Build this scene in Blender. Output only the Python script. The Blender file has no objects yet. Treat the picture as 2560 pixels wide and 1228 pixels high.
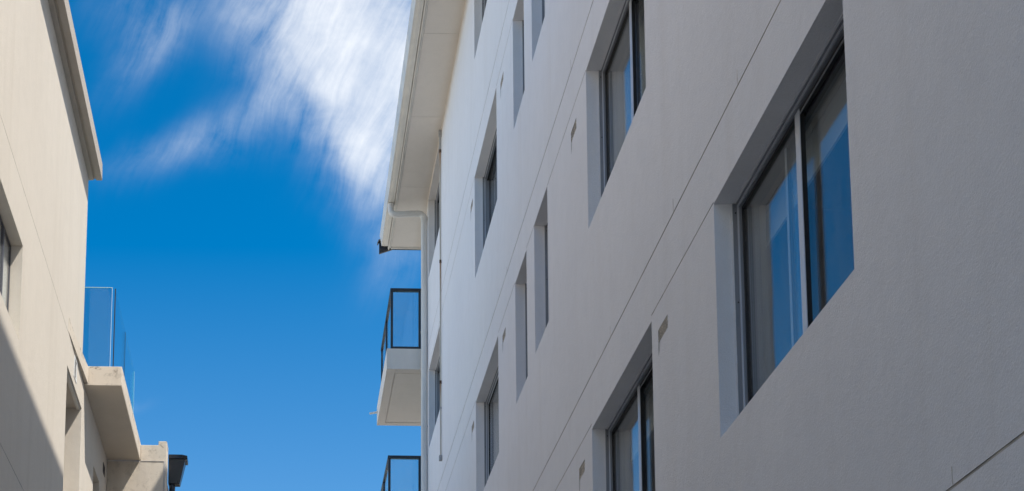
import bpy, bmesh, math, random
from mathutils import Vector, Matrix
random.seed(7)
S = bpy.context.scene
C = S.collection

# ------------------------------------------------------------------ camera
cam_data = bpy.data.cameras.new("camera")
cam = bpy.data.objects.new("camera", cam_data)
C.objects.link(cam)
cam_data.sensor_fit = 'HORIZONTAL'
cam_data.sensor_width = 36.0
cam_data.lens = 49.219                    # shift lens: the verticals stay almost upright
cam_data.shift_x = 0.22797
cam_data.shift_y = 0.55292
cam_data.clip_start = 0.1
cam_data.clip_end = 2000
cam.matrix_world = Matrix(((0.999907738, -0.0135836523, 0.0, 0.0),
                           (-0.00181004328, -0.133239297, -0.991082244, 0.0),
                           (0.0134625166, 0.990990804, -0.133251591, 1.6),
                           (0, 0, 0, 1)))
S.camera = cam

# ------------------------------------------------------------------ sun and sky
SUN_TO = Vector((-0.526, 0.345, -1.0)).normalized()     # the way the sunlight travels
sun_el = math.asin(-SUN_TO.z)
sun_az = math.atan2(-SUN_TO.x, -SUN_TO.y)
sd = bpy.data.lights.new("sun", 'SUN')
sd.energy = 3.2
sd.angle = math.radians(0.5)
sd.color = (1.0, 0.945, 0.86)
sun = bpy.data.objects.new("sun", sd)
C.objects.link(sun)
sun.rotation_euler = SUN_TO.to_track_quat('-Z', 'Y').to_euler()
sun.location = (20, -15, 40)

world = bpy.data.worlds.new("World")
S.world = world
world.use_nodes = True
wt = world.node_tree
for n in list(wt.nodes):
    wt.nodes.remove(n)
class NT:
    """small helper for node trees"""
    def __init__(s, t): s.t = t
    def new(s, kind, **kw):
        n = s.t.nodes.new(kind)
        for k, v in kw.items():
            setattr(n, k, v)
        return n
    def link(s, a, b): s.t.links.new(a, b)
    def math(s, op, a, b=None, c=None, clamp=False):
        n = s.new('ShaderNodeMath', operation=op, use_clamp=clamp)
        for i, x in enumerate((a, b, c)):
            if x is None: continue
            if isinstance(x, (int, float)): n.inputs[i].default_value = x
            else: s.link(x, n.inputs[i])
        return n.outputs[0]
    def rng(s, v, a, b, c=0.0, d=1.0, smooth=True):
        n = s.new('ShaderNodeMapRange', interpolation_type='SMOOTHSTEP' if smooth else 'LINEAR')
        s.link(v, n.inputs[0])
        for i, x in zip((1, 2, 3, 4), (a, b, c, d)): n.inputs[i].default_value = x
        return n.outputs[0]
    def mapping(s, vec, loc=(0, 0, 0), rot=(0, 0, 0), scale=(1, 1, 1), kind='POINT'):
        n = s.new('ShaderNodeMapping', vector_type=kind)
        s.link(vec, n.inputs['Vector'])
        n.inputs['Location'].default_value = loc
        n.inputs['Rotation'].default_value = rot
        n.inputs['Scale'].default_value = scale
        return n.outputs[0]
    def noise(s, vec, scale=1.0, detail=4.0, rough=0.5, distort=0.0):
        n = s.new('ShaderNodeTexNoise')
        s.link(vec, n.inputs['Vector'])
        n.inputs['Scale'].default_value = scale
        n.inputs['Detail'].default_value = detail
        n.inputs['Roughness'].default_value = rough
        n.inputs['Distortion'].default_value = distort
        return n.outputs['Fac']
    def mix(s, fac, a, b, blend='MIX'):
        n = s.new('ShaderNodeMix', data_type='RGBA', blend_type=blend)
        ins = [i for i in n.inputs if i.type == 'RGBA']
        for sock, x in ((n.inputs[0], fac), (ins[0], a), (ins[1], b)):
            if isinstance(x, (int, float)): sock.default_value = x
            elif isinstance(x, tuple): sock.default_value = (*x, 1.0) if len(x) == 3 else x
            else: s.link(x, sock)
        return [o for o in n.outputs if o.type == 'RGBA'][0]

w = NT(wt)
sky = w.new('ShaderNodeTexSky', sky_type='NISHITA')
sky.sun_disc = False
sky.sun_elevation = sun_el
sky.sun_rotation = sun_az
sky.altitude = 200
sky.air_density = 1.0
sky.dust_density = 0.4
sky.ozone_density = 3.0
hsv = w.new('ShaderNodeHueSaturation')
w.link(sky.outputs[0], hsv.inputs['Color'])
hsv.inputs['Hue'].default_value = 0.494
bg_sky = w.new('ShaderNodeBackground')
w.link(hsv.outputs[0], bg_sky.inputs[0])
bg_sky.inputs[1].default_value = 0.093
bg_cloud = w.new('ShaderNodeBackground')
bg_cloud.inputs[1].default_value = 0.56
# cirrus, laid out by sky direction (x/y, z/y) north of the alley
tc = w.new('ShaderNodeTexCoord')
sep = w.new('ShaderNodeSeparateXYZ')
w.link(tc.outputs['Generated'], sep.inputs[0])
yy = w.math('MAXIMUM', sep.outputs[1], 0.05)
comb = w.new('ShaderNodeCombineXYZ')
w.link(w.math('DIVIDE', sep.outputs[0], yy), comb.inputs[0])
w.link(w.math('DIVIDE', sep.outputs[2], yy), comb.inputs[1])
q0 = comb.outputs[0]
elev = w.math('DIVIDE', sep.outputs[2], yy)
w.link(w.rng(elev, .34, .74, 1.29, 1.58, smooth=False), hsv.inputs['Saturation'])
w.link(w.rng(elev, .40, .76, 1.0, .93, smooth=False), hsv.inputs['Value'])
# warp
wn = w.new('ShaderNodeTexNoise')
w.link(q0, wn.inputs['Vector'])
wn.inputs['Scale'].default_value = 9
wn.inputs['Detail'].default_value = 5
vsub = w.new('ShaderNodeVectorMath', operation='SUBTRACT')
w.link(wn.outputs['Color'], vsub.inputs[0]); vsub.inputs[1].default_value = (.5, .5, .5)
vsc = w.new('ShaderNodeVectorMath', operation='SCALE')
w.link(vsub.outputs[0], vsc.inputs[0]); vsc.inputs['Scale'].default_value = 0.034
vadd = w.new('ShaderNodeVectorMath', operation='ADD')
w.link(q0, vadd.inputs[0]); w.link(vsc.outputs[0], vadd.inputs[1])
q1 = vadd.outputs[0]
def P2Q(u, v):          # a sky direction written as (x/y, z/y)
    return ((u - 724) * 3.222e-4, 0.775 - v * 3.257e-4)
# centre, half sizes, tilt and weight of each patch of cirrus
PATCH = [((850, -60), (215, 240), 0, .95), ((835, 120), (165, 190), 25, 1.0), ((880, 260), (120, 170), 25, .9), ((920, 400), (110, 150), 20, .70),
         ((970, 520), (90, 150), 14, .34), ((650, 10), (100, 100), 35, .38), ((1000, 160), (130, 260), 0, .85),
         ((440, 95), (50, 150), -38, .36), ((350, 150), (70, 150), -25, .20), ((330, 30), (120, 100), 0, .20),
         ((530, 345), (48, 150), -52, .29), ((410, 400), (45, 130), -60, .24), ((660, 290), (60, 130), -48, .28),
         ((1010, 650), (60, 150), -45, .20), ((355, 1030), (16, 60), -75, .20),
         ((-200, 1080), (60, 190), 20, .75)]
tot = None
for (c, r, a, wgt) in PATCH:
    cx, cy = P2Q(*c)
    m = w.new('ShaderNodeMapping', vector_type='TEXTURE')
    w.link(q1, m.inputs['Vector'])
    m.inputs['Location'].default_value = (cx, cy, 0)
    m.inputs['Rotation'].default_value = (0, 0, math.radians(a))
    m.inputs['Scale'].default_value = (r[0] * 3.222e-4, r[1] * 3.257e-4, 1)
    ln = w.new('ShaderNodeVectorMath', operation='LENGTH')
    w.link(m.outputs[0], ln.inputs[0])
    d2 = w.math('POWER', ln.outputs['Value'], 2.0)
    g = w.math('MULTIPLY', w.math('EXPONENT', w.math('MULTIPLY', d2, -1.1)), wgt)
    tot = g if tot is None else w.math('SUBTRACT', w.math('ADD', tot, g), w.math('MULTIPLY', tot, g))
fib = w.noise(w.mapping(w.mapping(q1, rot=(0, 0, math.radians(-64))), scale=(5, 34, 1)), 1.0, 12, .58, .2)
fib2 = w.noise(w.mapping(w.mapping(q1, rot=(0, 0, math.radians(-70))), scale=(13, 130, 1)), 1.0, 9, .64, .2)
big = w.noise(q0, 18, 10, .62, .2)
tex = w.math('ADD', w.math('ADD', w.math('MULTIPLY', fib, .42), w.math('MULTIPLY', fib2, .26)), w.math('MULTIPLY', big, .44))
fac = w.rng(tex, .43, .74, .06, 1.12, smooth=False)
core = w.math('MULTIPLY', w.rng(tot, .55, 1.0), .50)
fac = w.math('ADD', fac, w.math('MULTIPLY', core, w.math('SUBTRACT', 1.0, fac)))
den = w.math('MULTIPLY', w.math('POWER', tot, 1.35), fac, clamp=True)
den = w.math('MULTIPLY', den, w.math('GREATER_THAN', sep.outputs[1], 0.05))
# unseen bright cloud added overhead and to the sides, lifting the ambient light
fill_cloud = w.noise(tc.outputs['Generated'], 2.6, 8, .6, .5)
fill_cloud = w.math('MULTIPLY', w.math('MULTIPLY', w.rng(fill_cloud, .31, .62), w.rng(sep.outputs[1], -.50, .05, 0.0, 1.0)), w.math('MAXIMUM', w.rng(sep.outputs[1], .35, -.05, 0.0, .88), w.rng(w.math('DIVIDE', sep.outputs[2], yy), .88, 1.5, 0.0, .88)))
w.link(w.mix(w.math('GREATER_THAN', fill_cloud, den), (.93, .96, 1.0), (1.72, 1.70, 1.76)), bg_cloud.inputs[0])
den = w.math('MAXIMUM', den, fill_cloud)
mx = w.new('ShaderNodeMixShader')
w.link(den, mx.inputs[0]); w.link(bg_sky.outputs[0], mx.inputs[1]); w.link(bg_cloud.outputs[0], mx.inputs[2])
wo = w.new('ShaderNodeOutputWorld')
w.link(mx.outputs[0], wo.inputs[0])

S.render.engine = 'CYCLES'
S.view_settings.view_transform = 'Standard'
S.view_settings.look = 'None'
S.view_settings.gamma = 1.0
S.view_settings.use_curve_mapping = False
S.view_settings.exposure = 1.0
S.cycles.max_bounces = 10
S.cycles.diffuse_bounces = 8
S.cycles.transparent_max_bounces = 16

# ------------------------------------------------------------------ materials
def material(name):
    m = bpy.data.materials.new(name); m.use_nodes = True
    t = m.node_tree
    for n in list(t.nodes): t.nodes.remove(n)
    return m, NT(t)

def out(t, sh):
    o = t.new('ShaderNodeOutputMaterial'); t.link(sh, o.inputs[0])

def render_coat(name, base, alt, stain, stipple=120.0, bump=0.35, streak=0.5, extra=None):
    """painted cement render: stippled, with blotches and faint vertical rain streaks"""
    m, t = material(name)
    geo = t.new('ShaderNodeNewGeometry'); pos = geo.outputs['Position']
    blot = t.noise(pos, 0.55, 5, .55)
    col = t.mix(t.rng(blot, .35, .68), base, alt)
    st = t.noise(t.mapping(pos, scale=(3.2, 3.2, .16)), 1.0, 6, .6, .2)
    st2 = t.noise(t.mapping(pos, scale=(13, 13, .35)), 1.0, 4, .6)
    k = t.math('MULTIPLY', t.math('ADD', t.rng(st, .48, .78), t.math('MULTIPLY', t.rng(st2, .5, .8), .25)), streak, clamp=True)
    col = t.mix(k, col, stain)
    fine = t.noise(pos, 140, 4, .7)
    col = t.mix(t.math('MULTIPLY', t.rng(fine, .35, .72), .30), col, tuple(c * .72 for c in base))
    trow = t.noise(t.mapping(pos, scale=(1, 1, .8)), 5.5, 6, .62, .6)
    col = t.mix(t.math('MULTIPLY', t.rng(trow, .40, .70), .30), col, tuple(c * .86 for c in base))
    if extra: col = extra(t, pos, col)
    b = t.new('ShaderNodeBsdfPrincipled')
    t.link(col, b.inputs['Base Color'])
    b.inputs['Roughness'].default_value = .88
    b.inputs['Specular IOR Level'].default_value = .25
    h1 = t.noise(pos, stipple, 4, .6, .4)
    h2 = t.noise(pos, 14, 3, .5)
    bp = t.new('ShaderNodeBump'); bp.inputs['Strength'].default_value = bump; bp.inputs['Distance'].default_value = .006
    t.link(t.math('ADD', h1, t.math('MULTIPLY', h2, .9)), bp.inputs['Height'])
    t.link(bp.outputs[0], b.inputs['Normal'])
    out(t, b.outputs[0])
    return m

def plain(name, col, rough=.5, metallic=0.0, var=.12, scale=9.0, spec=.5, bump=0.0):
    m, t = material(name)
    geo = t.new('ShaderNodeNewGeometry'); pos = geo.outputs['Position']
    n = t.noise(t.mapping(pos, scale=(1, 1, .35)), scale, 5, .6)
    c = t.mix(t.rng(n, .35, .7), tuple(x * (1 - var) for x in col), tuple(min(1, x * (1 + var)) for x in col))
    b = t.new('ShaderNodeBsdfPrincipled')
    t.link(c, b.inputs['Base Color'])
    b.inputs['Metallic'].default_value = metallic
    b.inputs['Specular IOR Level'].default_value = spec
    t.link(t.rng(n, .3, .7, rough * .85, min(1, rough * 1.15)), b.inputs['Roughness'])
    if bump:
        bp = t.new('ShaderNodeBump'); bp.inputs['Strength'].default_value = bump; bp.inputs['Distance'].default_value = .003
        t.link(t.noise(pos, 90, 4, .6), bp.inputs['Height']); t.link(bp.outputs[0], b.inputs['Normal'])
    out(t, b.outputs[0])
    return m

def glass(name, tint=(.93, .96, .96), r0=.045, gloss=(1, 1, 1), haze=0.0, wave=0.0):
    """thin architectural glass: each face passes light straight and mirrors by angle"""
    m, t = material(name)
    lw = t.new('ShaderNodeLayerWeight'); lw.inputs['Blend'].default_value = .5
    f = t.math('ADD', t.math('MULTIPLY', t.math('POWER', lw.outputs['Facing'], 5.0), 1 - r0), r0, clamp=True)
    tr = t.new('ShaderNodeBsdfTransparent'); tr.inputs[0].default_value = (*tint, 1)
    gl = t.new('ShaderNodeBsdfGlossy'); gl.inputs['Roughness'].default_value = 0.0
    gl.inputs['Color'].default_value = (*gloss, 1)
    geo = t.new('ShaderNodeNewGeometry')
    if wave:
        bp = t.new('ShaderNodeBump'); bp.inputs['Strength'].default_value = wave; bp.inputs['Distance'].default_value = .004
        t.link(t.noise(geo.outputs['Position'], 2.2, 2, .5), bp.inputs['Height']); t.link(bp.outputs[0], gl.inputs['Normal'])
    mx = t.new('ShaderNodeMixShader')
    t.link(f, mx.inputs[0]); t.link(tr.outputs[0], mx.inputs[1]); t.link(gl.outputs[0], mx.inputs[2])
    sh = mx.outputs[0]
    if haze:  # pale diffuse haze mixed in to lighten and desaturate the reflections
        df = t.new('ShaderNodeBsdfDiffuse'); df.inputs[0].default_value = (.62, .62, .64, 1)
        n = t.noise(t.mapping(geo.outputs['Position'], scale=(1, 5, 1.2)), 1.6, 6, .6)
        m2 = t.new('ShaderNodeMixShader')
        t.link(t.math('MULTIPLY', t.rng(n, .3, .75, .35, 1.0), haze), m2.inputs[0])
        t.link(sh, m2.inputs[1]); t.link(df.outputs[0], m2.inputs[2]); sh = m2.outputs[0]
    out(t, sh)
    return m

def eave_tint(t, pos, col):
    # brownish band on the wall right under the eaves
    s = t.new('ShaderNodeSeparateXYZ'); t.link(pos, s.inputs[0])
    n = t.noise(t.mapping(pos, scale=(2, 1.2, 3)), 1.0, 5, .6)
    z = t.math('ADD', s.outputs[2], t.math('MULTIPLY', t.math('SUBTRACT', n, .5), .35))
    return t.mix(t.math('MULTIPLY', t.rng(z, 15.38, 15.72), .55), col, (.50, .43, .33))

def rust_fade(name, base):
    """cream painted conduit, rust running down from every joint"""
    m, t = material(name)
    geo = t.new('ShaderNodeNewGeometry'); pos = geo.outputs['Position']
    s = t.new('ShaderNodeSeparateXYZ'); t.link(pos, s.inputs[0])
    col = None
    for z, ln in ((15.27, .55), (13.38, .75), (11.34, .42)):
        d = t.rng(s.outputs[2], z - ln, z, 0.0, 1.0)
        d = t.math('MULTIPLY', d, t.math('LESS_THAN', s.outputs[2], z))
        col = d if col is None else t.math('ADD', col, d, clamp=True)
    n = t.noise(t.mapping(pos, scale=(40, 40, 6)), 1, 4, .6)
    c = t.mix(t.math('MULTIPLY', col, t.rng(n, .1, .6, .6, 1.0)), base, (.32, .19, .10))
    b = t.new('ShaderNodeBsdfPrincipled'); t.link(c, b.inputs['Base Color']); b.inputs['Roughness'].default_value = .6
    out(t, b.outputs[0])
    return m

def lip_stain(t, pos, col):
    # lichen and soot on the terrace edge
    n = t.noise(pos, 9, 7, .68, .4)
    s = t.new('ShaderNodeSeparateXYZ'); t.link(pos, s.inputs[0])
    up = t.rng(s.outputs[2], 9.42, 9.62, .25, 1.0)
    k = t.math('MULTIPLY', t.rng(n, .50, .66), up)
    return t.mix(t.math('MULTIPLY', k, .95), col, (.16, .13, .10))

def soffit_tint(t, pos, col):  # board turns browner towards the wall
    s = t.new('ShaderNodeSeparateXYZ'); t.link(pos, s.inputs[0])
    n = t.noise(t.mapping(pos, scale=(3, 1.5, 1)), 1.0, 5, .6)
    x = t.math('ADD', s.outputs[0], t.math('MULTIPLY', t.math('SUBTRACT', n, .5), .14))
    return t.mix(t.math('MULTIPLY', t.rng(x, 2.34, 2.55), .40), col, (.52, .42, .31))

M = {}
M['grey_render'] = render_coat('pale_grey_render', (.798, .794, .820), (.768, .764, .790), (.69, .66, .645), 95, .6, .34, eave_tint)
M['cream_render'] = render_coat('cream_render', (.655, .595, .51), (.63, .57, .487), (.545, .482, .395), 130, .6, .46)
M['cream_edge'] = render_coat('weathered_cream_edge', (.69, .61, .51), (.63, .555, .455), (.45, .375, .29), 90, .5, .5, lip_stain)
M['cream_soffit'] = render_coat('cream_soffit', (.66, .58, .475), (.62, .54, .44), (.52, .44, .35), 60, .3, .3)
M['parapet'] = render_coat('weathered_parapet_concrete', (.47, .42, .36), (.42, .375, .32), (.33, .285, .24), 90, .5, .55)
M['soffit'] = render_coat('eave_soffit_board', (.72, .67, .61), (.70, .65, .59), (.65, .59, .51), 40, .05, .2, soffit_tint)
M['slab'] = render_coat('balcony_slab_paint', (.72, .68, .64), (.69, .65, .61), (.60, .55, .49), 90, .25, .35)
M['soffit_joint'] = plain('soffit_joint_strip', (.56, .52, .47), .8)
M['slab_under_shade'] = render_coat('balcony_slab_shaded_underside', (.56, .525, .485), (.53, .495, .455), (.45, .41, .36), 90, .25, .35)  # darker copy of the slab colour, carrying the underside's shade
M['groove'] = plain('groove_sealant', (.50, .465, .435), .9, var=.25, scale=4)
M['gutter'] = plain('cream_gutter_steel', (.70, .665, .59), .38, var=.06, scale=3)
M['trim'] = plain('cream_trim_paint', (.66, .63, .57), .45, var=.06, scale=5)
M['downpipe'] = plain('white_pvc_pipe', (.66, .645, .62), .42, var=.05, scale=3)
M['conduit'] = rust_fade('conduit_paint', (.50, .47, .41))
M['conduit_grey'] = plain('conduit_grey', (.34, .345, .35), .5)
M['rust'] = plain('rusted_collar', (.085, .045, .025), .9, var=.4, scale=60)
M['alu'] = plain('grey_aluminium', (.235, .245, .27), .42, .15, var=.05)
M['alu_light'] = plain('light_aluminium_edge', (.60, .62, .67), .35, .25, var=.04)
M['alu_dark'] = plain('dark_aluminium', (.075, .075, .085), .4, .1, var=.05)
M['gasket'] = plain('black_gasket', (.012, .012, .013), .6, var=.1)
M['rail'] = plain('charcoal_powder_coat', (.022, .030, .042), .4, var=.1)
M['roof'] = plain('charcoal_roof_steel', (.035, .037, .042), .45, var=.15)
M['rainhead'] = plain('charcoal_rainhead_steel', (.024, .023, .025), .32, .2, var=.12, scale=14)
M['pane'] = glass('window_glass', (.94, .965, .965), .05, haze=.07, wave=.25)
M['rail_glass'] = glass('clear_balustrade_glass', (.82, .93, .95), .04, haze=.05)
M['tint_glass'] = glass('blue_green_balustrade_glass', (.60, .875, .90), .03)
M['glass_edge'] = plain('polished_glass_edge', (.72, .80, .82), .2, var=.03)
M['grille'] = plain('white_grille_paint', (.74, .74, .72), .5, var=.05)
M['dark_void'] = plain('dark_opening', (.02, .019, .018), .9)
M['room'] = plain('room_plaster', (.42, .40, .37), .9, var=.05)
M['screw'] = plain('dark_screw_head', (.03, .03, .03), .4, .5)
M['vent'] = plain('vent_plaster', (.66, .61, .545), .9, var=.3, scale=40, bump=.4)
M['drip'] = plain('plaster_patch', (.47, .475, .49), .95, var=.1, scale=30, bump=.3)
M['concrete'] = plain('alley_concrete', (.40, .38, .34), .9, var=.15, scale=2, bump=.4)
M['tile'] = plain('terrace_tile', (.30, .28, .25), .8, var=.15, scale=5)

def fabric(name, col, trans):
    m, t = material(name)
    geo = t.new('ShaderNodeNewGeometry')
    n = t.noise(geo.outputs['Position'], 220, 2, .5)
    c = t.mix(n, tuple(x * .9 for x in col), col)
    d = t.new('ShaderNodeBsdfDiffuse'); t.link(c, d.inputs[0])
    tl = t.new('ShaderNodeBsdfTranslucent'); t.link(c, tl.inputs[0])
    mx = t.new('ShaderNodeMixShader'); mx.inputs[0].default_value = trans
    t.link(d.outputs[0], mx.inputs[1]); t.link(tl.outputs[0], mx.inputs[2])
    out(t, mx.outputs[0])
    return m
M['blind'] = fabric('white_blind_fabric', (.90, .90, .89), .25)
M['sheer'] = fabric('sheer_curtain_fabric', (.78, .80, .77), .4)

# ------------------------------------------------------------------ mesh helpers
def empty(name, loc):
    o = bpy.data.objects.new(name, None); C.objects.link(o); o.location = loc
    o.empty_display_size = .5
    return o

def world_loc(o):
    v = Vector((0, 0, 0))
    while o is not None:
        v += o.location; o = o.parent
    return v

def tag(o, label=None, cat=None, group=None, kind=None):
    if label: o['label'] = label
    if cat: o['category'] = cat
    if group: o['group'] = group
    if kind: o['kind'] = kind
    return o

class MB:
    def __init__(s): s.v = []; s.f = []; s.sm = []; s.mi = []
    def add(s, vs, fs, smooth=False, mi=0):
        o = len(s.v); s.v += [tuple(x) for x in vs]
        for f in fs:
            s.f.append([i + o for i in f]); s.sm.append(smooth); s.mi.append(mi)
        return s
    def box(s, x0, x1, y0, y1, z0, z1, mi=0):
        v = [(x, y, z) for z in (z0, z1) for y in (y0, y1) for x in (x0, x1)]
        return s.add(v, [(0, 2, 3, 1), (4, 5, 7, 6), (0, 1, 5, 4), (2, 6, 7, 3), (0, 4, 6, 2), (1, 3, 7, 5)], mi=mi)
    def prism(s, poly, axis, a, b, mi=0):
        """poly: 2-D outline in the two other axes (in x,y,z order), run along axis from a to b"""
        def pt(p, t):
            return {'x': (t, p[0], p[1]), 'y': (p[0], t, p[1]), 'z': (p[0], p[1], t)}[axis]
        n = len(poly)
        v = [pt(p, a) for p in poly] + [pt(p, b) for p in poly]
        fs = [list(range(n))[::-1], [i + n for i in range(n)]]
        fs += [(i, (i + 1) % n, (i + 1) % n + n, i + n) for i in range(n)]
        return s.add(v, fs, mi=mi)
    def tube(s, pts, r, n=20, mi=0, cap=True):
        pts = [Vector(p) for p in pts]
        rings = []
        up = None
        for i, p in enumerate(pts):
            d = (pts[min(i + 1, len(pts) - 1)] - pts[max(i - 1, 0)]).normalized()
            if up is None:
                up = Vector((0, 1, 0)) if abs(d.y) < .9 else Vector((1, 0, 0))
            a = (up - d * up.dot(d)).normalized(); up = a
            b = d.cross(a)
            rr = r[i] if isinstance(r, (list, tuple)) else r
            rings.append([p + (a * math.cos(2 * math.pi * k / n) + b * math.sin(2 * math.pi * k / n)) * rr for k in range(n)])
        v = [x for ring in rings for x in ring]
        fs = []
        for i in range(len(pts) - 1):
            for k in range(n):
                fs.append((i * n + k, i * n + (k + 1) % n, (i + 1) * n + (k + 1) % n, (i + 1) * n + k))
        s.add(v, fs, smooth=True, mi=mi)
        if cap:
            s.add(rings[0], [list(range(n))[::-1]], mi=mi); s.add(rings[-1], [list(range(n))], mi=mi)
        return s
    def build(s, name, mat, parent=None, bevel=0.0, label=None, seg=2):
        lo = [min(v[i] for v in s.v) for i in range(3)]; hi = [max(v[i] for v in s.v) for i in range(3)]
        c = Vector([(lo[i] + hi[i]) / 2 for i in range(3)])
        me = bpy.data.meshes.new(name)
        me.from_pydata([Vector(v) - c for v in s.v], [], s.f)
        for m in (mat if isinstance(mat, (list, tuple)) else [mat]): me.materials.append(M[m])
        for p, sm, mi in zip(me.polygons, s.sm, s.mi): p.use_smooth = sm; p.material_index = mi
        me.update()
        o = bpy.data.objects.new(name, me); C.objects.link(o)
        if parent is not None:
            o.parent = parent; o.location = c - world_loc(parent)
        else:
            o.location = c
        if bevel:
            b = o.modifiers.new('bevel', 'BEVEL'); b.width = bevel; b.segments = seg; b.limit_method = 'ANGLE'
        if label: o['label'] = label
        return o

def arc(c, r, a0, a1, y, n=8):
    return [(c[0] + r * math.cos(math.radians(a0 + (a1 - a0) * i / n)), y, c[1] + r * math.sin(math.radians(a0 + (a1 - a0) * i / n))) for i in range(n + 1)]

def grid_wall(mb, us, vs, depth, P):
    """a sheet cut in cells; depth(u, v) gives None (no wall), ('hole', d) or a recess depth. Cell sides are closed."""
    us = sorted(set(round(u, 4) for u in us)); vs = sorted(set(round(v, 4) for v in vs))
    D = {}
    for i in range(len(us) - 1):
        for j in range(len(vs) - 1):
            D[i, j] = depth((us[i] + us[i + 1]) / 2, (vs[j] + vs[j + 1]) / 2)
    def val(d): return d[1] if isinstance(d, tuple) else d
    cache = {}
    V = []; F = []; MI = []
    def vert(u, v, d):
        k = (round(u, 4), round(v, 4), round(d, 4))
        if k not in cache:
            cache[k] = len(V); V.append(P(u, v, d))
        return cache[k]
    for (i, j), d in D.items():
        if d is None: continue
        u0, u1, v0, v1 = us[i], us[i + 1], vs[j], vs[j + 1]
        if not isinstance(d, tuple):
            F.append([vert(u0, v0, d), vert(u1, v0, d), vert(u1, v1, d), vert(u0, v1, d)]); MI.append(1 if 0 < d < .03 else 0)
        for (di, dj, e) in ((1, 0, ((u1, v0), (u1, v1))), (0, 1, ((u0, v1), (u1, v1)))):
            o = D.get((i + di, j + dj))
            if o is None: continue
            a, b = val(d), val(o)
            if abs(a - b) > 1e-5 or isinstance(d, tuple) != isinstance(o, tuple):
                F.append([vert(*e[0], a), vert(*e[1], a), vert(*e[1], b), vert(*e[0], b)])
                MI.append(1 if max(a, b) < .03 else 0)
    o0 = len(mb.v)
    mb.v += [tuple(x) for x in V]
    for f, m in zip(F, MI):
        mb.f.append([k + o0 for k in f]); mb.sm.append(False); mb.mi.append(m)

# ------------------------------------------------------------------ ground
g = MB().box(-200, 200, -200, 200, -.3, 0).build('ground', 'concrete')
tag(g, 'grey concrete ground of the alley between the two buildings', 'ground', None, 'structure')

# ================================================================== the grey building on the right
XR = 2.5                                   # its wall plane
R = tag(empty('apartment_building', (7.25, 5.6, 0)),
        'pale grey rendered apartment building in shade with deep set windows, wide eaves and two balconies',
        'apartment building')
YN, YS, ZS = 23.32, -14.0, 15.66           # north end, south end, soffit
WIN = {                                    # y0, y1, z0, z1
    'W1': (5.78, 7.65, 4.82, 6.255), 'W2': (9.02, 10.84, 7.96, 9.38), 'W3': (9.02, 10.84, 4.82, 6.225),
    'S0': (15.52, 17.33, 14.18, 15.61), 'S1': (15.52, 17.38, 11.07, 12.51), 'S2': (15.53, 17.38, 7.93, 9.36),
    'E0': (21.27, 23.05, 14.15, 15.62), 'E1': (21.25, 23.02, 11.03, 12.45),
    'N1': (12.53, 13.23, 8.02, 9.39), 'N2': (13.66, 14.35, 7.99, 9.37),
    'N3': (13.66, 14.35, 11.18, 12.50), 'N4': (12.53, 13.22, 11.18, 12.50)}
VENT = [(11.23, 11.45, 9.12, 9.22), (8.64, 8.87, 5.99, 6.08), (11.12, 11.34, 5.98, 6.08), (15.0, 15.22, 12.25, 12.35),
        (15.0, 15.22, 9.10, 9.20), (17.55, 17.77, 12.22, 12.32), (17.55, 17.77, 9.09, 9.19)]
GR = [(3.525, .013), (6.672, .011), (9.785, .012), (12.91, .012)]          # joints at floor level
GH = [(6.262, .008), (9.385, .009), (12.52, .009)]                         # joints at window head level
us = [YS, YN]; vs = [0, ZS]
for a in WIN.values(): us += a[:2]; vs += a[2:]
for a in VENT: us += a[:2]; vs += a[2:]
for z, h in GR + GH: vs += [z, z + h]
def dR(u, v):
    for (a, b, c, d) in WIN.values():
        if a < u < b and c < v < d: return ('hole', .26)
    for (a, b, c, d) in VENT:
        if a < u < b and c < v < d: return .013
    for z, h in GR + GH:
        if z < v < z + h and not any(a - .01 < u < b + .01 and abs(d - z) < .06 for (a, b, c, d) in WIN.values()): return .004
    return 0.0
mb = MB()
grid_wall(mb, us, vs, dR, lambda u, v, d: (XR + d, u, v))
mb.add([(XR, YN, 0), (12, YN, 0), (12, YN, ZS), (XR, YN, ZS)], [(0, 1, 2, 3)])
mb.add([(XR, YS, 0), (12, YS, 0), (12, YS, ZS), (7.25, YS, 17.6), (XR, YS, ZS)], [(0, 1, 2, 3, 4)])
mb.add([(12, YS, 0), (12, YN, 0), (12, YN, ZS), (12, YS, ZS)], [(0, 1, 2, 3)])
mb.add([(XR, YN, ZS), (12, YN, ZS), (7.25, YN, 17.6)], [(0, 1, 2)])
mb.build('wall', ['grey_render', 'groove'], R)
# hairline ticks where the formwork panels met, just above the joints
for (y, z0, z1) in ((7.18, 6.69, 6.775), (8.45, 6.69, 6.775), (10.17, 6.69, 6.765), (5.012, 3.542, 3.61), (11.41, 9.80, 9.90), (12.6, 6.69, 6.75), (14.9, 9.80, 9.87)):
    MB().box(XR - .0012, XR + .002, y - .0022, y + .0022, z0, z1).build('joint_crack', 'groove', R)

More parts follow.
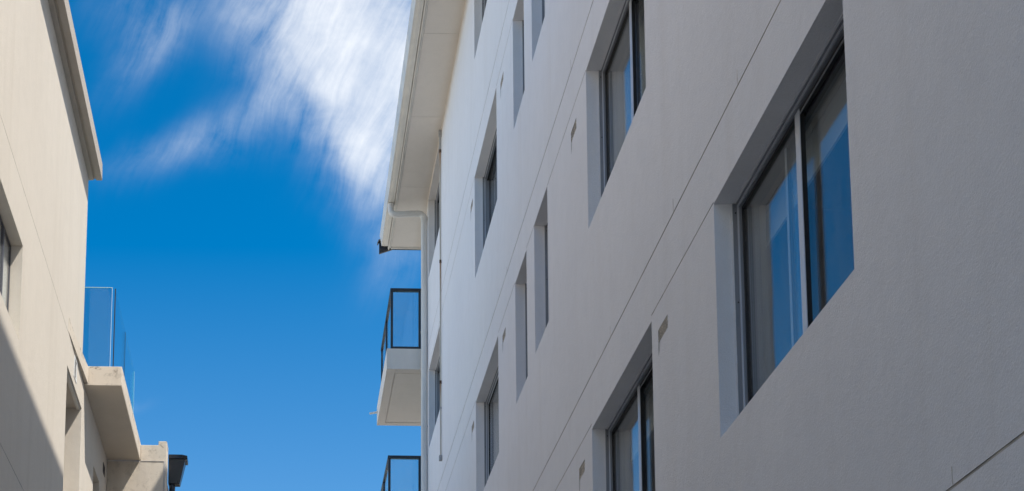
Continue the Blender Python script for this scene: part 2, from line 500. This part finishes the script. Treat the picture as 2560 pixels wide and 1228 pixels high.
# ------------------------------------------------ windows
def room(mb_, y0, y1, z0, z1, x0=2.80):
    x1, a, b, c, d = x0 + 3.2, y0 - .5, y1 + .5, z0 - .9, z1 + .28
    v = [(x, y, z) for z in (c, d) for y in (a, b) for x in (x0, x1)]
    mb_.add(v, [(0, 2, 3, 1), (4, 5, 7, 6), (0, 1, 5, 4), (2, 6, 7, 3), (1, 3, 7, 5)])
    # inner face of the wall round the opening
    mb_.add([(x0, a, c), (x0, b, c), (x0, b, z0), (x0, a, z0)], [(0, 1, 2, 3)])
    mb_.add([(x0, a, z1), (x0, b, z1), (x0, b, d), (x0, a, d)], [(0, 1, 2, 3)])
    mb_.add([(x0, a, z0), (x0, y0, z0), (x0, y0, z1), (x0, a, z1)], [(0, 1, 2, 3)])
    mb_.add([(x0, y1, z0), (x0, b, z0), (x0, b, z1), (x0, y1, z1)], [(0, 1, 2, 3)])
    # lining of the opening
    e = .012
    mb_.add([(2.755, y0 + e, z0 + e), (x0, y0 + e, z0 + e), (x0, y1 - e, z0 + e), (2.755, y1 - e, z0 + e)], [(0, 1, 2, 3)])
    mb_.add([(2.755, y0 + e, z1 - e), (x0, y0 + e, z1 - e), (x0, y1 - e, z1 - e), (2.755, y1 - e, z1 - e)], [(0, 1, 2, 3)])
    mb_.add([(2.755, y1 - e, z0 + e), (x0, y1 - e, z0 + e), (x0, y1 - e, z1 - e), (2.755, y1 - e, z1 - e)], [(0, 1, 2, 3)])

def ring(mb_, x0, x1, y0, y1, z0, z1, wj, wh, ws=None, mi=0):
    """rectangular frame: jambs wj wide run full height, head and sill butt between them"""
    ws = wh if ws is None else ws
    mb_.box(x0, x1, y0, y0 + wj, z0, z1, mi); mb_.box(x0, x1, y1 - wj, y1, z0, z1, mi)
    mb_.box(x0, x1, y0 + wj, y1 - wj, z1 - wh, z1, mi); mb_.box(x0, x1, y0 + wj, y1 - wj, z0, z0 + ws, mi)
    return mb_

def blind(win, y0, y1, z1, drop, x=2.835):
    b = MB()
    b.box(x - .002, x + .002, y0 + .02, y1 - .02, z1 - drop, z1 - .03)
    o = b.build('roller_blind', 'blind', win)
    h = MB().box(x - .007, x + .007, y0 + .02, y1 - .02, z1 - drop - .022, z1 - drop)
    h.build('blind_bar', 'blind', win)
    MB().tube([(x + .02, y0 + .02, z1 - .0), (x + .02, y1 - .02, z1 - .0)], .028, 14).build('blind_roll', 'blind', win)
    return o

def curtain(win, y0, y1, z0, z1, x=2.90, amp=.035, k=11):
    c = MB(); n = 90
    v = []
    for i in range(n + 1):
        y = y0 + (y1 - y0) * i / n
        dx = amp * math.sin(k * y * 2.1) + amp * .5 * math.sin(k * 4.7 * y + 1)
        v += [(x + dx, y, z0), (x + dx * .6, y, z1)]
    c.add(v, [(2 * i, 2 * i + 2, 2 * i + 3, 2 * i + 1) for i in range(n)], smooth=True)
    return c.build('curtain', 'sheer', win)

def window(key, far_outer=True, fixed=False, hung=False, label=None, slide=0.0):
    y0, y1, z0, z1 = WIN[key]
    e = .004                                     # the frame stands a hair inside the opening
    a, b, c, d = y0 + e, y1 - e, z0 + e, z1 - e
    f = MB()
    # sub-frame lining the deep reveal, ragged where the render stops
    f.box(2.606, 2.6375, a, a + .010, c, d); f.box(2.606, 2.6375, b - .010, b, c, d); f.box(2.622, 2.6375, a + .0105, b - .0105, d - .012, d)
    # outer frame
    ring(f, 2.638, 2.756, a, b, c, d, .030, .034, .034)
    win = f.build('window', 'alu', R, .0015, label)
    t = MB(); ring(t, 2.631, 2.6375, a + .0105, b - .0105, c + .0125, d - .0125, .013, .012)
    t.build('frame_edge', 'alu_light', win)
    ia, ib, ic, id_ = a + .030, b - .030, c + .034, d - .034
    def sash(p, q, x, fr, kt, mat='alu_dark', inter=None):
        s = MB(); ring(s, x, x + .026, p, q, ic + .001, id_ - .001, fr, kt)
        so = s.build('sash', mat, win, .0015)
        gz = MB(); gz.box(x + .010, x + .016, p + fr - .004, q - fr + .004, ic + kt - .003, id_ - kt + .003)
        gz.build('glass_pane', 'pane', win)
        return so
    mid = (a + b) / 2
    if fixed:
        sash(ia + .001, ib - .001, 2.656, .014, .014, 'gasket')
        ed = MB(); ring(ed, 2.650, 2.6555, ia + .0008, ib - .0008, ic + .0008, id_ - .0008, .022, .022); ed.build('glazing_bead', 'alu_light', win)
    elif hung:
        zm = c + (d - c) * .37
        for (za, zb, x) in ((zm, id_ - .001, 2.650), (ic + .001, zm + .03, 2.682)):
            s = MB(); ring(s, x, x + .026, ia + .001, ib - .001, za, zb, .026, .030); s.build('sash', 'alu_light', win, .0015)
            MB().box(x + .010, x + .016, ia + .023, ib - .023, za + .027, zb - .027).build('glass_pane', 'pane', win)
    else:
        xo, xi = 2.652, 2.688
        far_x, near_x = (xo, xi) if far_outer else (xi, xo)
        sash(mid - .010, ib - .001, far_x, .018, .022, 'gasket' if far_outer else 'alu_dark')
        sash(ia + .001 + slide, mid + .030 + slide, near_x, .024, .036, 'alu_dark')
        if slide:
            MB().box(near_x - .0045, near_x - .0005, mid + .008 + slide, mid + .029 + slide, ic + .002, id_ - .03).build('sash_stile', 'alu_light', win)
        m = MB()
        xs = xo - .006
        if far_outer:
            m.box(xs, xs + .0055, mid - .014, mid + .046, ic + .002, id_ - .002)
        else:
            m.box(xs, xs + .0055, mid - .006, mid + .030, ic + .002, id_ - .002)
        m.build('interlock', 'alu_light' if far_outer else 'alu_dark', win, .001)
        # head track of the inner sash: a pale rail under a black slot
        h = MB(); yq = (ia + .001, mid - .012) if far_outer else (mid + .04, ib - .001)
        h.box(xo - .002, xo + .003, yq[0], yq[1], id_ - .034, id_ - .026)
        h.build('head_track', 'alu', win)
        bk = MB(); bk.box(xo + .0035, xo + .030, yq[0], yq[1], id_ - .024, id_ - .0015); bk.build('track_slot', 'gasket', win)
    # screws in the far jamb of the sub-frame
    for zz in (c + .12, (c + d) / 2 + .1, d - .06):
        MB().tube([(2.622, b - .0135, zz), (2.622, b - .009, zz)], .0045, 8).build('screw', 'screw', win)
    # sealant bead where render meets the frame, a little ragged
    bd = MB()
    n = 26
    for i in range(n):
        za = c + (d - c) * i / n; zb = c + (d - c) * (i + 1) / n
        bd.box(2.600 - random.uniform(0, .006), 2.6055, b - .006 - random.uniform(0, .003), b + .002, za, zb)
    for i in range(n):
        ya = a + .02 + (b - a - .04) * i / n; yb = a + .02 + (b - a - .04) * (i + 1) / n
        bd.box(2.614 - random.uniform(0, .006), 2.6215, ya, yb, d - .004 - random.uniform(0, .003), d + .002)
    bd.build('sealant', 'grey_render', win)
    r = MB(); room(r, y0, y1, z0, z1); r.build('interior', 'room', win)
    return win

w1 = window('W1', True, label='large sliding window nearest the camera, roller blind just below its head', slide=.27)
blind(w1, 5.78, 7.76, 6.25, .215, 2.822)
w2 = window('W2', True, label='sliding window with a sheer pale curtain behind the glass')
curtain(w2, 9.75, 10.80, 7.5, 9.5, 2.815, .016)
curtain(w2, 9.05, 9.35, 7.5, 9.5, 2.815, .016)
w3 = window('W3', True, slide=.06, label='sliding window at the bottom edge with a roller blind')
blind(w3, 9.02, 10.9, 6.22, .24, 2.822)
s0 = window('S0', False); s1 = window('S1', False, label='sliding window with a pale blind behind its near pane'); blind(s1, 15.52, 17.0, 12.51, 1.0, 2.86)
s2 = window('S2', fixed=True, label='fixed single pane window with a light frame')
curtain(s2, 15.6, 17.3, 7.5, 9.5, 2.83, .016)
e0 = window('E0', False); e1 = window('E1', False)
for k in ('N1', 'N2', 'N3', 'N4'):
    window(k, hung=True)

# ------------------------------------------------ weep vents let into the wall
for i, (a, b, c, d) in enumerate(VENT):
    v = MB()
    v.box(XR + .0085, XR + .0125, a + .002, b - .002, c + .002, d - .002)
    n = 4
    for k in range(n):
        z = c + .014 + (d - c - .03) * k / (n - 1)
        off = random.uniform(-.006, .006)
        v.prism([(XR + .003, z + off), (XR + .0082, z + .009 + off), (XR + .0082, z + .016 + off), (XR + .003, z + .008 + off)], 'y', a + .004 + random.uniform(0, .03), b - .004)
    vo = v.build('wall_vent', 'vent', R)
    # rough plaster tongue where the vent's lower corner was filled
    L = .10 * random.uniform(.8, 1.2)
    t = MB().add([(XR - .002, b, c), (XR - .002, b - .05, c), (XR - .001, b - .035, c - L * .7), (XR - .001, b - .003, c - L), (XR + .01, b, c), (XR + .01, b - .05, c)],
                 [(0, 1, 2, 3), (0, 3, 2, 1, 5, 4)])
    t.build('plaster_patch', 'drip', vo)

# ------------------------------------------------ eaves: soffit, fascia, gutter, roof
YE = 24.69
mb = MB()
JT = [18.795 + 1.955 * k for k in range(-17, 4)]
us = [1.962, XR, YS]; jus = [YS - .6, YE] + [x for j in JT for x in (j, j + .006)]
grid_wall(mb, jus, [1.962, XR + .0], lambda u, v: .002 if any(j < u < j + .006 for j in JT) else 0.0, lambda u, v, d: (v, u, ZS + d))
mb.add([(XR, YN + .002, ZS), (12.5, YN + .002, ZS), (12.5, YE, ZS), (XR, YE, ZS)], [(0, 1, 2, 3)])
mb.build('soffit', ['soffit', 'soffit_joint'], R)
MB().prism([(XR - .012, ZS - .001), (XR - .001, ZS - .014), (XR - .001, ZS - .001)], 'y', YS, YN).build('eave_moulding', 'soffit', R)
f = MB().box(1.914, 1.9465, YS - .6, YE + .04, ZS - .012, ZS + .16)
f.tube([(1.9305, YS - .6, ZS - .014), (1.9305, YE + .06, ZS - .014)], .0125, 12)
f.tube([(1.9555, YS - .6, ZS - .004), (1.9555, YE, ZS - .004)], .010, 12)
f.build('fascia', 'trim', R)
for y in [19.9 + 1.95 * k for k in range(-6, 3)]:
    MB().tube([(1.9555, y - .02, ZS - .006), (1.9555, y + .02, ZS - .006)], .0125, 10).build('fascia_joiner', 'trim', R)
g = MB()
prof = [(1.752, ZS + .185), (1.770, ZS + .185), (1.770, ZS + .172), (1.764, ZS + .17), (1.793, ZS - .012), (1.898, ZS - .012), (1.898, ZS + .15), (1.905, ZS + .15), (1.905, ZS - .022),
        (1.870, ZS - .022), (1.866, ZS - .026), (1.830, ZS - .026), (1.826, ZS - .022), (1.786, ZS - .022)]
g.prism(prof, 'y', YS - .6, 24.60)
g.prism([(1.753, ZS + .184), (1.7865, ZS - .021), (1.9045, ZS - .021), (1.9045, ZS + .149)], 'y', 24.601, 24.605)
g.build('gutter', 'gutter', R)
rf = MB()
t20 = math.tan(math.radians(20))
rf.prism([(1.80, 15.86), (7.25, 15.86 + 5.45 * t20), (12.70, 15.86), (12.70, 15.82), (7.25, 15.82 + 5.45 * t20), (1.80, 15.82)], 'y', YS - .6, 24.735)
rib = []
for k in range(0, 196):
    y = YS - .5 + .2 * k
    rf.prism([(1.80, 15.861), (7.2, 15.861 + 5.4 * t20), (7.2, 15.891 + 5.4 * t20), (1.80, 15.891)], 'y', y, y + .04)
roof = rf.build('roof', 'roof', R)
bg = MB()
z0 = 15.565
bg.prism([(1.752, z0), (7.25, z0 + 5.5 * t20), (12.75, z0), (12.75, z0 + .25), (7.25, z0 + .25 + 5.5 * t20), (1.752, z0 + .25)], 'y', 24.74, 24.78)
bg.prism([(1.728, z0 + .19), (1.752, z0 + .235), (1.80, z0 + .262), (1.80, z0 + .275), (1.74, z0 + .262), (1.715, z0 + .2)], 'y', 24.70, 24.80)
bg.build('barge_board', 'roof', R, .002)
se = MB().box(1.968, 12.4, YE + .001, YE + .035, ZS - .014, ZS + .05)
se.build('soffit_trim', 'trim', R)
MB().box(2.0, 12.4, YE + .0355, YE + .049, ZS - .022, ZS + .1).build('verge_strip', 'roof', R)

# ------------------------------------------------ downpipe at the corner
YP, XP, RP = 23.20, 2.437, .054
dp = MB()
e1x, zt = 1.848, 15.445
pts = [(e1x, YP, 15.63), (e1x, YP, zt + .10)] + arc((e1x + .09, zt - .008 + .09), .09, 180, 270, YP)[1:]
pts += [(XP - .11, YP, zt + .012)] + [(XP - .10 + .10 * math.sin(math.radians(a)), YP, zt + .012 - .10 + .10 * math.cos(math.radians(a))) for a in range(10, 91, 10)]
pts += [(XP, YP, 15.2), (XP, YP, .1)]
dp.tube(pts, RP, 28)
pipe = dp.build('downpipe', 'downpipe', R)
for z in (15.335, 13.21, 11.49, 9.6, 7.5):
    MB().tube([(XP, YP, z), (XP, YP, z + .045 if z > 15 or 13 < z < 14 else z + .02)], RP + .004, 28).build('pipe_socket', 'downpipe', pipe)
MB().tube([(e1x, YP, 15.57), (e1x, YP, 15.625)], RP + .004, 28).build('pipe_socket', 'downpipe', pipe)
for z in (15.34, 11.495, 7.5):
    MB().box(XP + .05, XR - .001, YP - .012, YP + .012, z, z + .018).build('pipe_bracket', 'downpipe', pipe)

# ------------------------------------------------ thin rusting conduit
XC, YC = 2.478, 21.10
cd = MB().tube([(XC, YC, ZS - .01), (XC, YC, 10.07)], .0125, 14)
con = cd.build('conduit', 'conduit', R)
MB().tube([(XC, YC, 15.29), (XC, YC, 15.60)], .0145, 14).build('conduit_sleeve', 'conduit_grey', con)
k = MB().box(XC - .024, XR - .001, YC - .024, YC + .024, 15.555, 15.655)
k.build('ceiling_socket', 'conduit_grey', con, .004)
for z in (15.27, 13.36, 11.32):
    MB().tube([(XC, YC, z), (XC, YC, z + .05)], .0175, 14).build('conduit_collar', 'rust', con)
MB().tube([(XC, YC, 10.90), (XC, YC, 10.93)], .0160, 14).build('conduit_joint', 'conduit_grey', con)
k = MB().box(XC - .028, XR - .001, YC - .024, YC + .024, 10.045, 10.13)
k.build('end_cap', 'conduit_grey', con, .004)

# ------------------------------------------------ balconies round the corner
def balcony(dz, dx):
    x0, y0, y1, zb, zt = 1.795 + dx, YN + .003, 25.76, 12.605 + dz, 12.985 + dz
    m = MB()
    gx = [x0, x0 + .145, x0 + .165, 6.0]; gy = [y0, y0 + .15, y0 + .17, y1 - .15, y1 - .13, y1]
    def dd(u, v):
        inx = x0 + .145 < u; iny = y0 + .15 < v < y1 - .13
        if inx and iny and not (u > x0 + .165 and y0 + .17 < v < y1 - .15): return .012
        return .003 if inx and iny else 0.0
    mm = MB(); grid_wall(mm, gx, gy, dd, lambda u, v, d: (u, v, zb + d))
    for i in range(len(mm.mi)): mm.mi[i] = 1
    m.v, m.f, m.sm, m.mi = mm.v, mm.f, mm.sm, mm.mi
    for q in ([(x0, y0, zb), (x0, y0, zt), (6.0, y0, zt), (6.0, y0, zb)], [(x0, y1, zb), (x0, y1, zt), (6.0, y1, zt), (6.0, y1, zb)],
              [(x0, y0, zb), (x0, y1, zb), (x0, y1, zt), (x0, y0, zt)], [(6.0, y0, zb), (6.0, y1, zb), (6.0, y1, zt), (6.0, y0, zt)],
              [(x0, y0, zt), (6.0, y0, zt), (6.0, y1, zt), (x0, y1, zt)]):
        m.add(q, [(0, 1, 2, 3)])
    bal = m.build('balcony', ['slab', 'slab_under_shade'], R)
    X, Y0, Y1 = x0 + .088, y0 + .035, y1 - .12
    p = .021
    for (x, y) in ((X, Y0), (X, (Y0 + Y1) / 2), (X, Y1), (2.375, Y0), (3.2, Y1), (4.5, Y1), (5.9, Y1)):
        MB().box(x - p, x + p, y - p, y + p, zt + .001, zt + 1.082).build('railing_post', 'rail', bal, .002)
    t = MB()
    z = zt + 1.083
    t.box(X - .028, X + .028, Y0 - .028, Y1 + .028, z, z + .052)
    t.box(X + .0285, 2.42, Y0 - .028, Y0 + .028, z, z + .052)
    t.box(X + .0285, 5.95, Y1 - .028, Y1 + .028, z, z + .052)
    t.build('top_rail', 'rail', bal, .003)
    for (a, b, c, d) in ((X + p + .001, 2.353, Y0 - .016, Y0 + .016), (X - .016, X + .016, Y0 + p + .001, (Y0 + Y1) / 2 - p - .001), (X - .016, X + .016, (Y0 + Y1) / 2 + p + .001, Y1 - p - .001)):
        MB().box(a, b, c, d, zt + .02, zt + .05).build('bottom_rail', 'rail', bal, .002)
    for (a, b, c, d) in ((X + p, 2.354, Y0 - .004, Y0 + .004), (X - .004, X + .004, Y0 + p, (Y0 + Y1) / 2 - p), (X - .004, X + .004, (Y0 + Y1) / 2 + p, Y1 - p), (X + p, 5.88, Y1 - .004, Y1 + .004)):
        MB().box(a, b, c, d, zt + .051, z - .001).build('glass_panel', 'rail_glass', bal)
    ys = y1 - .12
    sp = MB().tube([(x0 + .01, ys, zb + .215), (x0 - .15, ys, zb + .185)], .020, 14)
    sp.tube([(x0 - .001, ys, zb + .213), (x0 - .014, ys, zb + .211)], .030, 14)
    sp.build('drain_spout', 'downpipe', bal)
    return bal
balcony(0, 0)
balcony(-3.095, -.035)

# ================================================================== the cream building on the left
XL = -2.56
L = tag(empty('rendered_building', (-7, 5, 0)),
        'cream rendered building in sunlight with concrete parapet, frameless glass terrace and charcoal rain head',
        'building')
YT, YA, YR = -1.0, 16.80, 19.50           # start, end of the upper storey, return wall
ZP, ZB, ZC = 12.06, 9.36, 9.605
OPEN = {'bay': (15.65, 16.87, 5.2, 8.98, .42), 'win': (10.75, 12.76, 7.86, 8.83, .20), 'slot': (18.10, 18.72, 7.0, 8.71, .25), 'gr': (16.14, 16.37, 9.075, 9.345, .03), 'gr2': (19.05, 19.25, 8.99, 9.14, .04)}
us = [YT, YA, YR]; vs = [0, ZP, ZB]
for o in OPEN.values(): us += o[:2]; vs += o[2:4]
LG = [(6.545, .008), (9.372, .006)]
for z, h in LG: vs += [z, z + h]
us += [15.60]
def dL(u, v):
    if u > YA and v > ZB: return None
    for k, (a, b, c, d, e) in OPEN.items():
        if a < u < b and c < v < d:
            return e if k in ('gr', 'gr2', 'slot') else ('hole', e)
    for z, h in LG:
        if z < v < z + h and u < 15.60: return .008
    return 0.0
mb = MB()
grid_wall(mb, us, vs, dL, lambda u, v, d: (XL - d, u, v))
mb.add([(XL, YA, ZB), (-9, YA, ZB), (-9, YA, 12.2), (XL, YA, 12.2)], [(0, 1, 2, 3)])
mb.add([(XL, YT, 0), (-9, YT, 0), (-9, YT, ZP), (XL, YT, ZP)], [(0, 1, 2, 3)])
mb.add([(-9, YT, 0), (-9, 27, 0), (-9, 27, ZB), (-9, YA, ZB), (-9, YA, ZP), (-9, YT, ZP)], [(0, 1, 2, 3, 4, 5)])
mb.add([(XL + .02, YT, 12.20), (-9, YT, 12.20), (-9, YA, 12.20), (XL + .02, YA, 12.20)], [(0, 1, 2, 3)])
# deep bay: its back and side
mb.add([(XL - .42, 15.4, 5.0), (XL - .42, 17.0, 5.0), (XL - .42, 17.0, 9.1), (XL - .42, 15.4, 9.1)], [(0, 1, 2, 3)])
mb.build('wall', ['cream_render', 'groove'], L)
# parapet band with a drip groove underneath
p = MB()
p.prism([(XL - .35, ZP + .30), (XL - .35, ZP - .0), (XL + .006, ZP), (XL + .062, ZP + .004), (XL + .062, ZP + .022), (XL + .092, ZP + .022), (XL + .092, ZP + .001), (-2.388, ZP), (-2.392, ZP + .225), (-2.425, ZP + .30)], 'y', YT, YA + .045)
p.build('parapet', 'parapet', L, .004)
# terrace-level ledge that swells out of the wall towards the balcony
lg = MB()
a, b = 15.64, 16.995
lg.add([(XL, a, ZB + .035), (XL + .003, a, ZB + .035), (XL + .003, a, ZC - .06), (XL, a, ZC - .02),
        (XL, b, ZB + .012), (XL + .052, b, ZB + .012), (XL + .052, b, ZC - .02), (XL, b, ZC + .03)],
       [(0, 1, 2, 3), (4, 5, 6, 7), (0, 1, 5, 4), (1, 2, 6, 5), (2, 3, 7, 6)])
lg.build('ledge', 'cream_edge', L)
# window
wy0, wy1, wz0, wz1 = OPEN['win'][:4]
f = MB()
def ringx(mb_, x0, x1, y0, y1, z0, z1, wj, wh): return ring(mb_, x0, x1, y0, y1, z0, z1, wj, wh)
ringx(f, XL - .165, XL - .112, wy0 + .004, wy1 - .004, wz0 + .004, wz1 - .004, .018, .022)
f.box(XL - .150, XL - .106, 12.365, 12.41, wz0 + .027, wz1 - .027)
lw = f.build('window', 'alu_dark', L, .002)
for (a, b) in ((wy0 + .022, 12.365), (12.41, wy1 - .022)):
    MB().box(XL - .126, XL - .120, a, b, wz0 + .026, wz1 - .026).build('glass_pane', 'pane', lw)
MB().box(XL - .140, XL - .137, wy0 + .024, wy1 - .024, wz0 + .03, wz1 - .03).build('roller_blind', 'blind', lw)
r_ = MB()
v = [(x, y, z) for z in (wz0 - .5, wz1 + .3) for y in (wy0 - .3, wy1 + .3) for x in (XL - .21, XL - 2.5)]
r_.add(v, [(0, 2, 3, 1), (4, 5, 7, 6), (0, 1, 5, 4), (2, 6, 7, 3), (1, 3, 7, 5)]); r_.build('interior', 'room', lw)
# grilles
for (a, b, c, d, e), mat, nm in ((OPEN['gr'], 'grille', 'vent_grille'), (OPEN['gr2'], 'alu_dark', 'vent_grille')):
    g = MB(); ring(g, XL - .028, XL + .006, a + .002, b - .002, c + .002, d - .002, .022, .02)
    go = g.build(nm, mat, L, .001, 'white louvred vent grille' if mat == 'grille' else 'dark vent grille under the balcony')
    s = MB(); n = 7 if mat == 'grille' else 5
    for k in range(n):
        z = c + .03 + (d - c - .06) * k / (n - 1)
        s.prism([(XL - .024, z + .008), (XL + .002, z - .008), (XL + .002, z - .004), (XL - .024, z + .012)], 'y', a + .026, b - .026)
    s.build('louvre', mat, go)
    MB().box(XL - .0295, XL - .0265, a + .004, b - .004, c + .004, d - .004).build('grille_back', 'dark_void', go)
# lintel trim along the bay head
MB().box(XL - .06, XL - .02, 15.66, 16.86, 8.955, 8.978).build('lintel_trim', 'trim', L)
# window in the slot under the balcony
MB().box(XL - .248, XL - .2, 18.104, 18.716, 7.01, 8.70).build('recessed_panel', 'cream_soffit', L)

# terrace slab, which carries the balcony
s = MB()
s.prism([(17.0, ZB), (17.0, ZC), (19.56, ZC), (19.56, ZB)], 'x', XL + .001, -2.08)
bal = s.build('balcony', 'cream_edge', L, .006)
MB().box(XL + .003, -2.083, 17.004, YR - .003, ZB - .012, ZB - .001).build('balcony_soffit', 'cream_soffit', bal)
MB().box(XL + .003, -2.077, 16.994, 16.9995, ZB - .012, ZB + .022).build('drip_edge', 'cream_edge', bal)
MB().box(-8.9, XL - .001, YA + .003, 27, ZB - .02, ZC - .01).build('terrace_deck', 'tile', L)
G0, G1 = ZC + .002, 10.69
gp = MB().box(-3.3, -2.242, 17.03, 17.042, G0, G1).build('glass_panel', 'tint_glass', bal)
ed = MB(); ed.box(-2.2415, -2.2380, 17.029, 17.043, G0, G1 + .004); ed.box(-3.3, -2.2418, 17.029, 17.043, G1 + .0005, G1 + .005)
ed.build('polished_edge', 'glass_edge', gp)
for (a, b, dark) in ((17.06, 18.22, 1), (18.245, 19.46, 0)):
    gq = MB().box(-2.208, -2.196, a, b, G0, G1).build('glass_panel', 'tint_glass', bal)
    MB().box(-2.209, -2.195, a - .008, a - .0005, G0, G1).build('panel_seal', 'rail', gq)
    if not dark: MB().box(-2.209, -2.195, b + .0005, b + .004, G0, G1).build('polished_edge', 'glass_edge', gq)

# wing beyond, with stepped parapet, facing the camera
wg = MB()
wg.prism([(XL + .001, 0), (-1.70, 0), (-1.70, 9.645), (-1.822, 9.645), (-1.822, 9.585), (-2.078, 9.585), (-2.078, 9.34), (XL + .001, 9.34)], 'y', YR, YR + .26)
wg.build('wing_wall', 'cream_edge', L, .006)
MB().box(-2.074, -1.735, YR - .006, YR - .0005, 9.335, 9.343).build('mortar_crack', 'groove', L)
cr = MB()
z = 9.335
while z > 5:
    h = random.uniform(.02, .07)
    cr.box(-1.735 - random.uniform(0, .008), -1.722 + random.uniform(0, .004), YR - .004, YR - .0005, z - h, z); z -= h
cr.build('edge_crack', 'groove', L)
bk = MB().box(-8.9, -1.70, YR + .261, 26.9, 0, 9.10)
bk.box(-4.5, -1.56, 20.9, 26.8, 0, 9.22)
bk.build('rear_wing', 'cream_render', L, .006)

# rain head and its pipe on the wing's side
RX, RY0, RY1 = -1.695, 19.78, 20.02
rh = MB()
b0 = (RY0 + .05, RY1 - .05)
v = [(RX, b0[0], 9.13), (RX + .17, b0[0] , 9.13), (RX + .17, b0[1], 9.13), (RX, b0[1], 9.13),
     (RX, RY0 + .01, 9.49), (RX + .245, RY0 + .01, 9.49), (RX + .245, RY1 - .01, 9.49), (RX, RY1 - .01, 9.49)]
rh.add(v, [(0, 3, 2, 1), (0, 1, 5, 4), (1, 2, 6, 5), (2, 3, 7, 6), (3, 0, 4, 7)])
rain = rh.build('rain_head', 'rainhead', L, .004)
lp = MB()
lp.prism([(RX, RY0 - .012), (RX + .20, RY0 - .012), (RX + .275, RY0 + .03), (RX + .275, RY1 + .012), (RX, RY1 + .012)], 'z', 9.492, 9.555)
lp.build('rain_head_lip', 'rainhead', rain, .004)
MB().tube([(RX + .055, 19.90, 9.15), (RX + .055, 19.90, .1)], .045, 20).build('rain_head_pipe', 'rail', rain)
